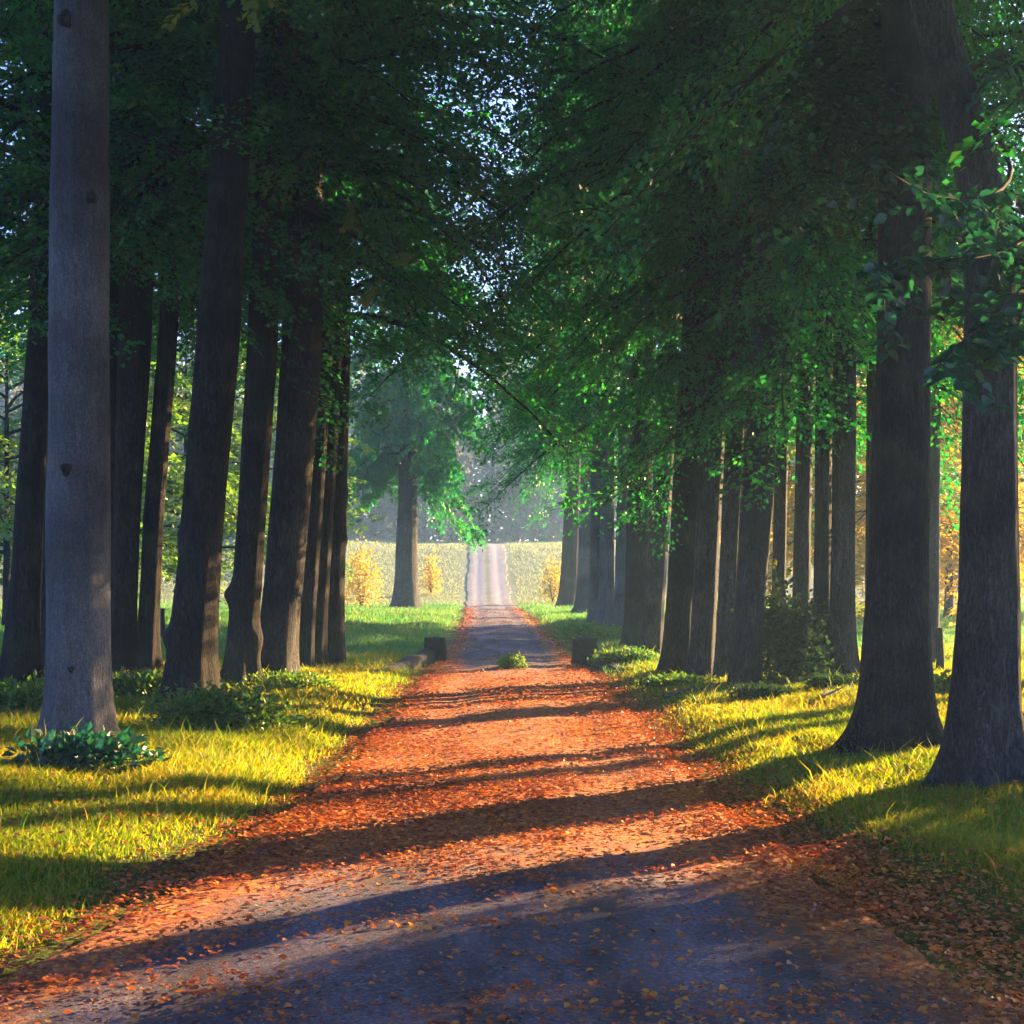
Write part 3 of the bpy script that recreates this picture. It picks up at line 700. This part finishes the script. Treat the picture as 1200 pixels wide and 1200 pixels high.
bush('leafy_plant', 'broad leaved green plant at the foot of the pale trunk', 'plant', 95, 905, 1.05, .30, 1100, .085, LEAF_NEAR, 2, dep=.7)
bush('undergrowth_bush', 'dark low bush behind the pale trunk at far left', 'bush', 20, 832, 1.1, .30, 1800, .06, LEAF_BUSH, 3)
bush('bush', 'shadowed low bush between the pale trunk and the leaning dark trunk', 'bush', 160, 818, 1.0, .28, 1800, .06, LEAF_BUSH, 4)
bush('bush', 'grassy mound of leaves at the foot of the left cluster', 'bush', 345, 812, 1.1, .26, 2200, .05, LEAF_BUSH, 5)
bush('bush', 'tall shadowy green bush between the right rows of trunks', 'bush', 922, 800, 1.05, 1.25, 4200, .075, LEAF_DIM, 6, dep=1.2, dome=.9)
bush('bush', 'small dark bush at the foot of the tall leaning front trunk', 'bush', 895, 822, .75, .18, 1500, .05, LEAF_DIM, 7)
bush('bush', 'low lit scrub at the foot of the light rimmed trunk', 'bush', 985, 812, .95, .20, 1500, .055, LEAF_DIM, 8)
bush('bush', 'low green scrub in front of the broad brown right trunks', 'bush', 790, 806, .9, .14, 1800, .05, LEAF_BUSH, 9)
bush('bush', 'leafy green scrub behind the right stone pier', 'bush', 735, 778, 1.1, .24, 2200, .055, LEAF_BUSH, 10)
bush('weed_tuft', 'small bright green tuft growing in the middle of the lane', 'plant', 598, 787, .46, .26, 1000, .05, LEAF_LIME, 11)
bush('bush', 'dark green plant right of the heavy bending trunk at the picture edge', 'bush', 1215, 905, .5, .5, 900, .06, LEAF_NEAR, 12)
bush('bush', 'pale straggling scrub on the grass right of the massive black trunk', 'bush', 1105, 815, .8, .25, 1100, .055, LEAF_BUSH, 13)
bush('bush', 'ivy covered low scrub along the far right row', 'bush', 700, 752, 1.6, .38, 2600, .07, LEAF_BUSH, 14, dep=3.0)

# ------------------------------------------------------------------ stone piers with wing walls beside the lane
def lumpy_box(g, c, sx, sy, sz, seed, n=5):
    r = np.random.default_rng(seed)
    import itertools
    lin = np.linspace(-1, 1, n); vs = []; qs = []
    for ax in range(3):
        for sg in (-1, 1):
            a, b = np.meshgrid(lin, lin, indexing='ij'); p = np.zeros((n, n, 3)); p[..., ax] = sg
            o = [k for k in range(3) if k != ax]; p[..., o[0]] = a; p[..., o[1]] = b
            base = sum(len(v) for v in vs); p = p.reshape(-1, 3)
            l = np.linalg.norm(p, axis=1)[:, None]; p = p * (1 - .10 * np.maximum(0, l - 1.1))   # rounded corners
            vs.append(p)
            i, j = np.meshgrid(np.arange(n - 1), np.arange(n - 1), indexing='ij')
            q = np.stack([i * n + j, i * n + j + 1, (i + 1) * n + j + 1, (i + 1) * n + j], -1).reshape(-1, 4) + base
            if (sg > 0) != (ax == 1): pass
            else: q = q[:, ::-1]
            qs.append(q)
    v = np.concatenate(vs)
    j = np.sin(v[:, 0] * 3.1 + seed) * np.cos(v[:, 1] * 2.7) * .08 + np.sin(v[:, 2] * 4.3 + seed * 2) * .05 - .07 * np.maximum(0, v[:, 2]) ** 2 * (1 + .4 * np.sin(v[:, 0] * 2 + seed))
    v = v * (1 + j)[:, None]
    g.add(v * [sx / 2, sy / 2, sz / 2] + np.asarray(c), None, np.concatenate(qs), 0, True)
def pier(label, px, py, w, h, wing, seed):
    x, d = solve(px, py); z = gz(x, d)
    root = empty('gate_pier', (x, d, z), label, 'stone pier', 'stone piers flanking the lane')
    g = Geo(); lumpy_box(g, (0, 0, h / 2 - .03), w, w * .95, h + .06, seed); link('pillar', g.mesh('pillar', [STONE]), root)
    P = [np.array([*solve(a, b)]) for a, b in wing]
    t = np.linspace(0, 1, 16); n = len(P)
    cx = np.interp(t, np.linspace(0, 1, n), [p[0] for p in P]); cy = np.interp(t, np.linspace(0, 1, n), [p[1] for p in P])
    hh = h * (.66 - .58 * t ** .7) + .015 * np.sin(t * 19)
    g = Geo(); zz = ground_h(cx, cy)
    tx, ty = np.gradient(cx), np.gradient(cy); l = np.hypot(tx, ty); nxv, nyv = -ty / l * .13, tx / l * .13
    V = []
    for sgn, f in ((-1, 0), (-1, .85), (-.5, 1), (.5, 1), (1, .85), (1, 0)):
        V.append(np.stack([cx + nxv * sgn - x, cy + nyv * sgn - d, zz - z - .08 + (hh + .08) * f], -1))
    V = np.stack(V, 1); m = 6
    i, j = np.meshgrid(np.arange(15), np.arange(5), indexing='ij')
    q = np.stack([i * m + j, i * m + j + 1, (i + 1) * m + j + 1, (i + 1) * m + j], -1).reshape(-1, 4)
    g.add(V, [[15 * m, 15 * m + k, 15 * m + k + 1] for k in range(1, 5)], q, 0, True)
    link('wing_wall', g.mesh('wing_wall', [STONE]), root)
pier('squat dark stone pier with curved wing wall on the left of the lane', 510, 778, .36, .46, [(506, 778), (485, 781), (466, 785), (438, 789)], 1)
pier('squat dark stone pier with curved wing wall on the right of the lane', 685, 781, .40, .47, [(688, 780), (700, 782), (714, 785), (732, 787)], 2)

# a dead branch in the grass, and a sunlit grass streak shaped as one
def branch_and_sun_streak(label, pts, rad):
    P = np.array([[*solve(a, b), 0] for a, b in pts]); P[:, 2] = ground_h(P[:, 0], P[:, 1]) + .05
    o = P.mean(0).copy(); o[2] = gz(o[0], o[1]); t = np.linspace(0, 1, 14)
    C = np.stack([np.interp(t, np.linspace(0, 1, len(P)), P[:, k]) for k in range(3)], -1) - o
    C[:, 2] += .015 * np.sin(t * 8); C[:, 0] += .02 * np.sin(t * 13)
    g = Geo(); g.tube(C, rad * (1 - .65 * t), 8, 0)
    for f, dx, dy in ((.35, .12, -.22), (.6, -.16, -.15), (.75, .1, .2)):
        a = C[int(f * 13)]; b = a + np.array([dx, dy, .10]); u = np.linspace(0, 1, 5)[:, None]
        g.tube(a + (b - a) * u, rad * .4 * (1 - .7 * u[:, 0]), 5, 0)
    tag(link('branch_and_sun_streak', g.mesh('branch_and_sun_streak', [BARK_PALE]), None, tuple(o)), label, 'branch')
branch_and_sun_streak('pale dead branch lying in the grass left of the massive black trunk', [(962, 822), (985, 816), (1004, 813)], .035)
branch_and_sun_streak('long thin sunlit grass streak, shaped as a branch, on the bank below the dense right row', [(778, 822), (815, 813), (852, 806)], .03)  # added branch shape standing for a streak of sun on the grass

# fence posts at the field edges
def post(label, px, py, h, d=None):
    x, d = solve(px, py); g = Geo(); r = .055
    t = np.linspace(-.2, 1, 8)
    g.tube(np.stack([.01 * np.sin(t * 5), 0 * t, t * h], -1), np.full(8, r) * (1 + .06 * np.sin(t * 9)), 8, 0)
    o = link('fence_post', g.mesh('fence_post', [BARK_GREY]), None, (x, d, gz(x, d)))
    tag(o, label, 'fence post', 'old wooden fence posts')
post('short weathered post in the meadow glimpse left of the burled trunk', 190, 752, .62)
post('weathered grey post between the two great right trunks', 1101, 789, .60)

# ------------------------------------------------------------------ trees out in the fields
GB = 'trees beyond the left meadow'
GR = 'golden trees beyond the right wood'
def field_tree(kind, label, px, d, wpx, h0, cs, leafm, group, stock='m', top=8, bark=BARK):
    z = gz((px - CX) / F * d, d); py = HORIZ + (EYE - z) * F / d
    return make_tree(kind, label, 'tree', group, [(py, px - wpx / 2, px + wpx / 2), (py - 80, px - wpx * .4, px + wpx * .4)], bark, h0, cs, d=d, stock=stock, top=top, leafmat=leafm, flare=.4)
field_tree('field_tree', 'bright green tree behind the gap beside the burled leaning trunk', 218, 40, 10, 1.9, 1.0, LEAF_MEADOW, GB)
field_tree('field_tree', 'light green tree seen between two dark trunks of the left cluster', 292, 44, 9, 1.8, 1.0, LEAF_MEADOW, GB)
field_tree('field_tree', 'green tree at the far left edge behind the wood', 8, 34, 10, 1.7, 1.0, LEAF_MEADOW, GB)
field_tree('field_tree', 'leafy tree showing dimly behind the thin shadowed trunks', 110, 38, 9, 1.9, 1.05, LEAF_MEADOW, GB)
bush('yellow_shrub', 'tall yellow autumn shrub in the meadow beside the left cluster', 'shrub', 424, 700, 1.7, 2.9, 1500, .13, LEAF_YELLOW, 21, d=62)
bush('yellow_shrub', 'little yellow shrub right of the lone meadow trunk', 'shrub', 505, 680, 1.1, 2.3, 800, .13, LEAF_YELLOW, 22, d=72)
bush('yellow_shrub', 'yellow shrub left of the dark flared trunk ending the row', 'shrub', 648, 680, 1.2, 2.4, 900, .13, LEAF_YELLOW, 23, d=66)
field_tree('golden_tree', 'golden leaved tree glowing between the two great right trunks', 1112, 42, 10, 2.2, 1.0, LEAF_GOLD, GR, 'g')
field_tree('golden_tree', 'golden leaved tree glowing right of the heavy bending trunk', 1215, 46, 10, 2.0, 1.1, LEAF_GOLD, GR, 'g')
field_tree('golden_tree', 'yellow leaved tree in the gap left of the massive black trunk', 992, 37, 9, 2.2, .9, LEAF_GOLD, GR, 'g')
field_tree('golden_tree', 'golden tree close behind the heavy bending trunk', 1165, 37, 9, 2.0, .9, LEAF_GOLD, GR, 'g')
field_tree('golden_tree', 'amber tree glimpsed past the light rimmed trunk', 1040, 48, 9, 2.4, 1.0, LEAF_GOLD, GR, 'g')
field_tree('golden_tree', 'amber tree behind the dim slim trunks and green bush', 935, 46, 9, 2.4, 1.0, LEAF_GOLD, GR, 'g')

# low-crowned tree beside the camera's right, shading the near lane
def shade_tree(x, d, label, f=.62):
    z = gz(x, d); root = empty('shade_tree', (x, d, z), label, 'tree')
    me, ax = trunk_mesh('trunk', [(0, 0, -.2), (.1, 0, 3), (.2, .1, 9)], [.17, .15, .04], BARK, 900)
    link('trunk', me, root)
    c = link('crown', LOWCROWN[1], root); c.location = (0, 0, 1.1); c.scale = (f, f, .66)
    c.material_slots[0].link = 'OBJECT'; c.material_slots[0].material = LEAF
shade_tree(9.2, 12.3, 'low branched small tree just outside the right of the view')
shade_tree(12.2, 14.4, 'low branched small tree farther out to the right of the view')
shade_tree(11.2, 15.0, 'low branched small tree standing back from the right of the view', .62)
shade_tree(8.0, 12.9, 'slim low branched tree beside the larger low trees, out of view', .32)
# the avenue goes on beside and behind the camera
for x, d, b, cw in ((-4.5, 9.0, BARK, 'beside the viewer on the left, out of view'), (-4.2, 3.5, BARK, 'just behind the viewer on the left'), (-4.3, -3, BARK, 'farther behind the viewer on the left'),
                (3.9, 5.2, BARK, 'beside the viewer on the right, out of view'), (3.9, -1.5, BARK, 'just behind the viewer on the right'), (3.8, -8, BARK, 'farther behind the viewer on the right'),
                (9.4, 20.4, BARK, 'in the right wood, out of view past the heavy trunk'), (15.2, 24.6, BARK, 'deeper in the right wood, out of view'), (9.0, 17.0, BARK, 'in the right wood nearest the lane, out of view'), (9.6, 14.6, BARK, 'in the right wood just past the low small tree, out of view'), (12.0, 18.0, BARK, 'in the right wood behind the nearest one, out of view')):
    root = empty('avenue_tree', (x, d, gz(x, d)), 'dark avenue trunk ' + cw, 'tree', AV)
    me, ax = trunk_mesh('trunk', [(0, 0, -.2), (.05, 0, 5), (.1, .1, 15)], [.24, .2, .04], b, 700 + int(d))
    link('trunk', me, root); cr = link('crown', CROWN[int(d) % 4], root); cr.location = (.05, 0, 7.6 if d > 8 else 5.6); cr.rotation_euler = (0, 0, d)

# ------------------------------------------------------------------ the far wood closing the view
def far_wood():
    r = np.random.default_rng(77); g = Geo()
    spots = []
    for k in range(190):
        spots.append((r.uniform(-75, 75), r.uniform(112, 150)))
    for k in range(60): spots.append((r.uniform(-75, -34), r.uniform(48, 115)))
    for k in range(36): spots.append((r.uniform(44, 85), r.uniform(108, 150)))
    P, U, NN, LL = [], [], [], []
    for (x, y) in spots:
        if x > 6 and y - .87 * x < 106: continue
        z = gz(x, y); H = r.uniform(11, 17); rad = r.uniform(2.2, 3.6); b = r.uniform(.4, 3.5)
        t = np.linspace(0, 1, 5)
        g.tube(np.stack([x + .3 * r.normal() * t, y + 0 * t, z - .2 + t * H * .85], -1), (.22 + .1 * r.random()) * (1 - .8 * t), 6, 1)
        n = 900; th = r.random(n) * 6.28; u = r.random(n); ro = r.random(n) ** .45
        pr = np.sin(np.pi * np.clip(u * .9 + .1, 0, 1)) ** .6 * (.7 + .6 * fbm(th + x, u * 4 + y, 3))
        p = np.stack([x + np.cos(th) * rad * pr * ro, y + np.sin(th) * rad * pr * ro, z + b + u * (H - b)], -1)
        P.append(p); U.append(r.normal(size=(n, 3)) + [0, 0, -.3]); NN.append(r.normal(size=(n, 3)) * .7 + [0, 0, 1]); LL.append(r.uniform(.35, .75, n))
        if y > 108:   # brushwood at the wood's foot
            n = 260; p = np.stack([x + r.normal(size=n) * 2.4, y - 2 + r.normal(size=n), z + np.abs(r.normal(size=n)) * 1.9], -1)
            P.append(p); U.append(r.normal(size=(n, 3))); NN.append(r.normal(size=(n, 3)) * .7 + [0, 0, 1]); LL.append(r.uniform(.3, .6, n))
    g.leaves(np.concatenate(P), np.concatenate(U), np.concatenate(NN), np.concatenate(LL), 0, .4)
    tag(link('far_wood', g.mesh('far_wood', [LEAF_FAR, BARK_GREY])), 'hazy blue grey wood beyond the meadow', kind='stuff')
far_wood()

# ------------------------------------------------------------------ air
def haze():
    m, nt, out = mat('morning_haze')
    v = N(nt, 'VolumePrincipled'); v.inputs['Color'].default_value = (.36, .62, 1.0, 1); v.inputs['Density'].default_value = .0015
    v.inputs['Anisotropy'].default_value = .35
    nt.links.new(v.outputs[0], out.inputs['Volume'])
    x0, x1, y0, y1, z0, z1 = -235, 235, -65, 335, -2.0, 27
    V = [(x, y, z) for z in (z0, z1) for y in (y0, y1) for x in (x0, x1)]
    q = [(0, 2, 3, 1), (4, 5, 7, 6), (0, 1, 5, 4), (2, 6, 7, 3), (0, 4, 6, 2), (1, 3, 7, 5)]
    tag(link('haze', mesh_np('haze', V, None, q, [m])), 'thin bluish morning haze', kind='stuff')
haze()

# ------------------------------------------------------------------ light, sky, camera
w = bpy.data.worlds.new('World'); S.world = w; w.use_nodes = True
nt = w.node_tree; bg = nt.nodes['Background']
sky = nt.nodes.new('ShaderNodeTexSky'); sky.sky_type = 'NISHITA'; sky.sun_disc = False
sky.sun_elevation = SUN_EL; sky.sun_rotation = math.pi / 2 - SUN_AZ
sky.air_density = 1.0; sky.dust_density = 1.0; sky.ozone_density = 2.0
tint = mixc(nt, 1.0, sky.outputs[0], (.84, .88, 1.40), 'MULTIPLY'); nt.links.new(tint, bg.inputs[0]); bg.inputs[1].default_value = .05
sun = bpy.data.lights.new('sun', 'SUN'); sun.energy = 5.0; sun.angle = math.radians(.5); sun.color = (1, .64, .27)
so = bpy.data.objects.new('sun', sun); COL.objects.link(so)
sv = Vector((math.cos(SUN_EL) * math.cos(SUN_AZ), math.cos(SUN_EL) * math.sin(SUN_AZ), math.sin(SUN_EL)))
so.rotation_euler = sv.to_track_quat('Z', 'Y').to_euler(); so.location = sv * 60

cam = bpy.data.cameras.new('camera'); co = bpy.data.objects.new('camera', cam); COL.objects.link(co)
cam.sensor_width = 36; cam.lens = 36 * F / 1200; cam.shift_y = (HORIZ - 600) / 1200; cam.clip_end = 1500
co.location = (0, 0, EYE); co.rotation_euler = (math.pi / 2, 0, 0)
S.camera = co

S.view_settings.view_transform = 'Standard'; S.view_settings.look = 'None'
S.view_settings.exposure = 3.3; S.view_settings.gamma = 1
c = S.cycles
c.max_bounces = 5; c.diffuse_bounces = 3; c.glossy_bounces = 2; c.transmission_bounces = 3; c.volume_bounces = 1; c.transparent_max_bounces = 4
c.use_denoising = True; c.use_adaptive_sampling = True; c.adaptive_threshold = .015
c.sample_clamp_indirect = 6
try: c.denoiser = 'OPENIMAGEDENOISE'
except Exception: pass
print('grass', ng, 'litter', nl)
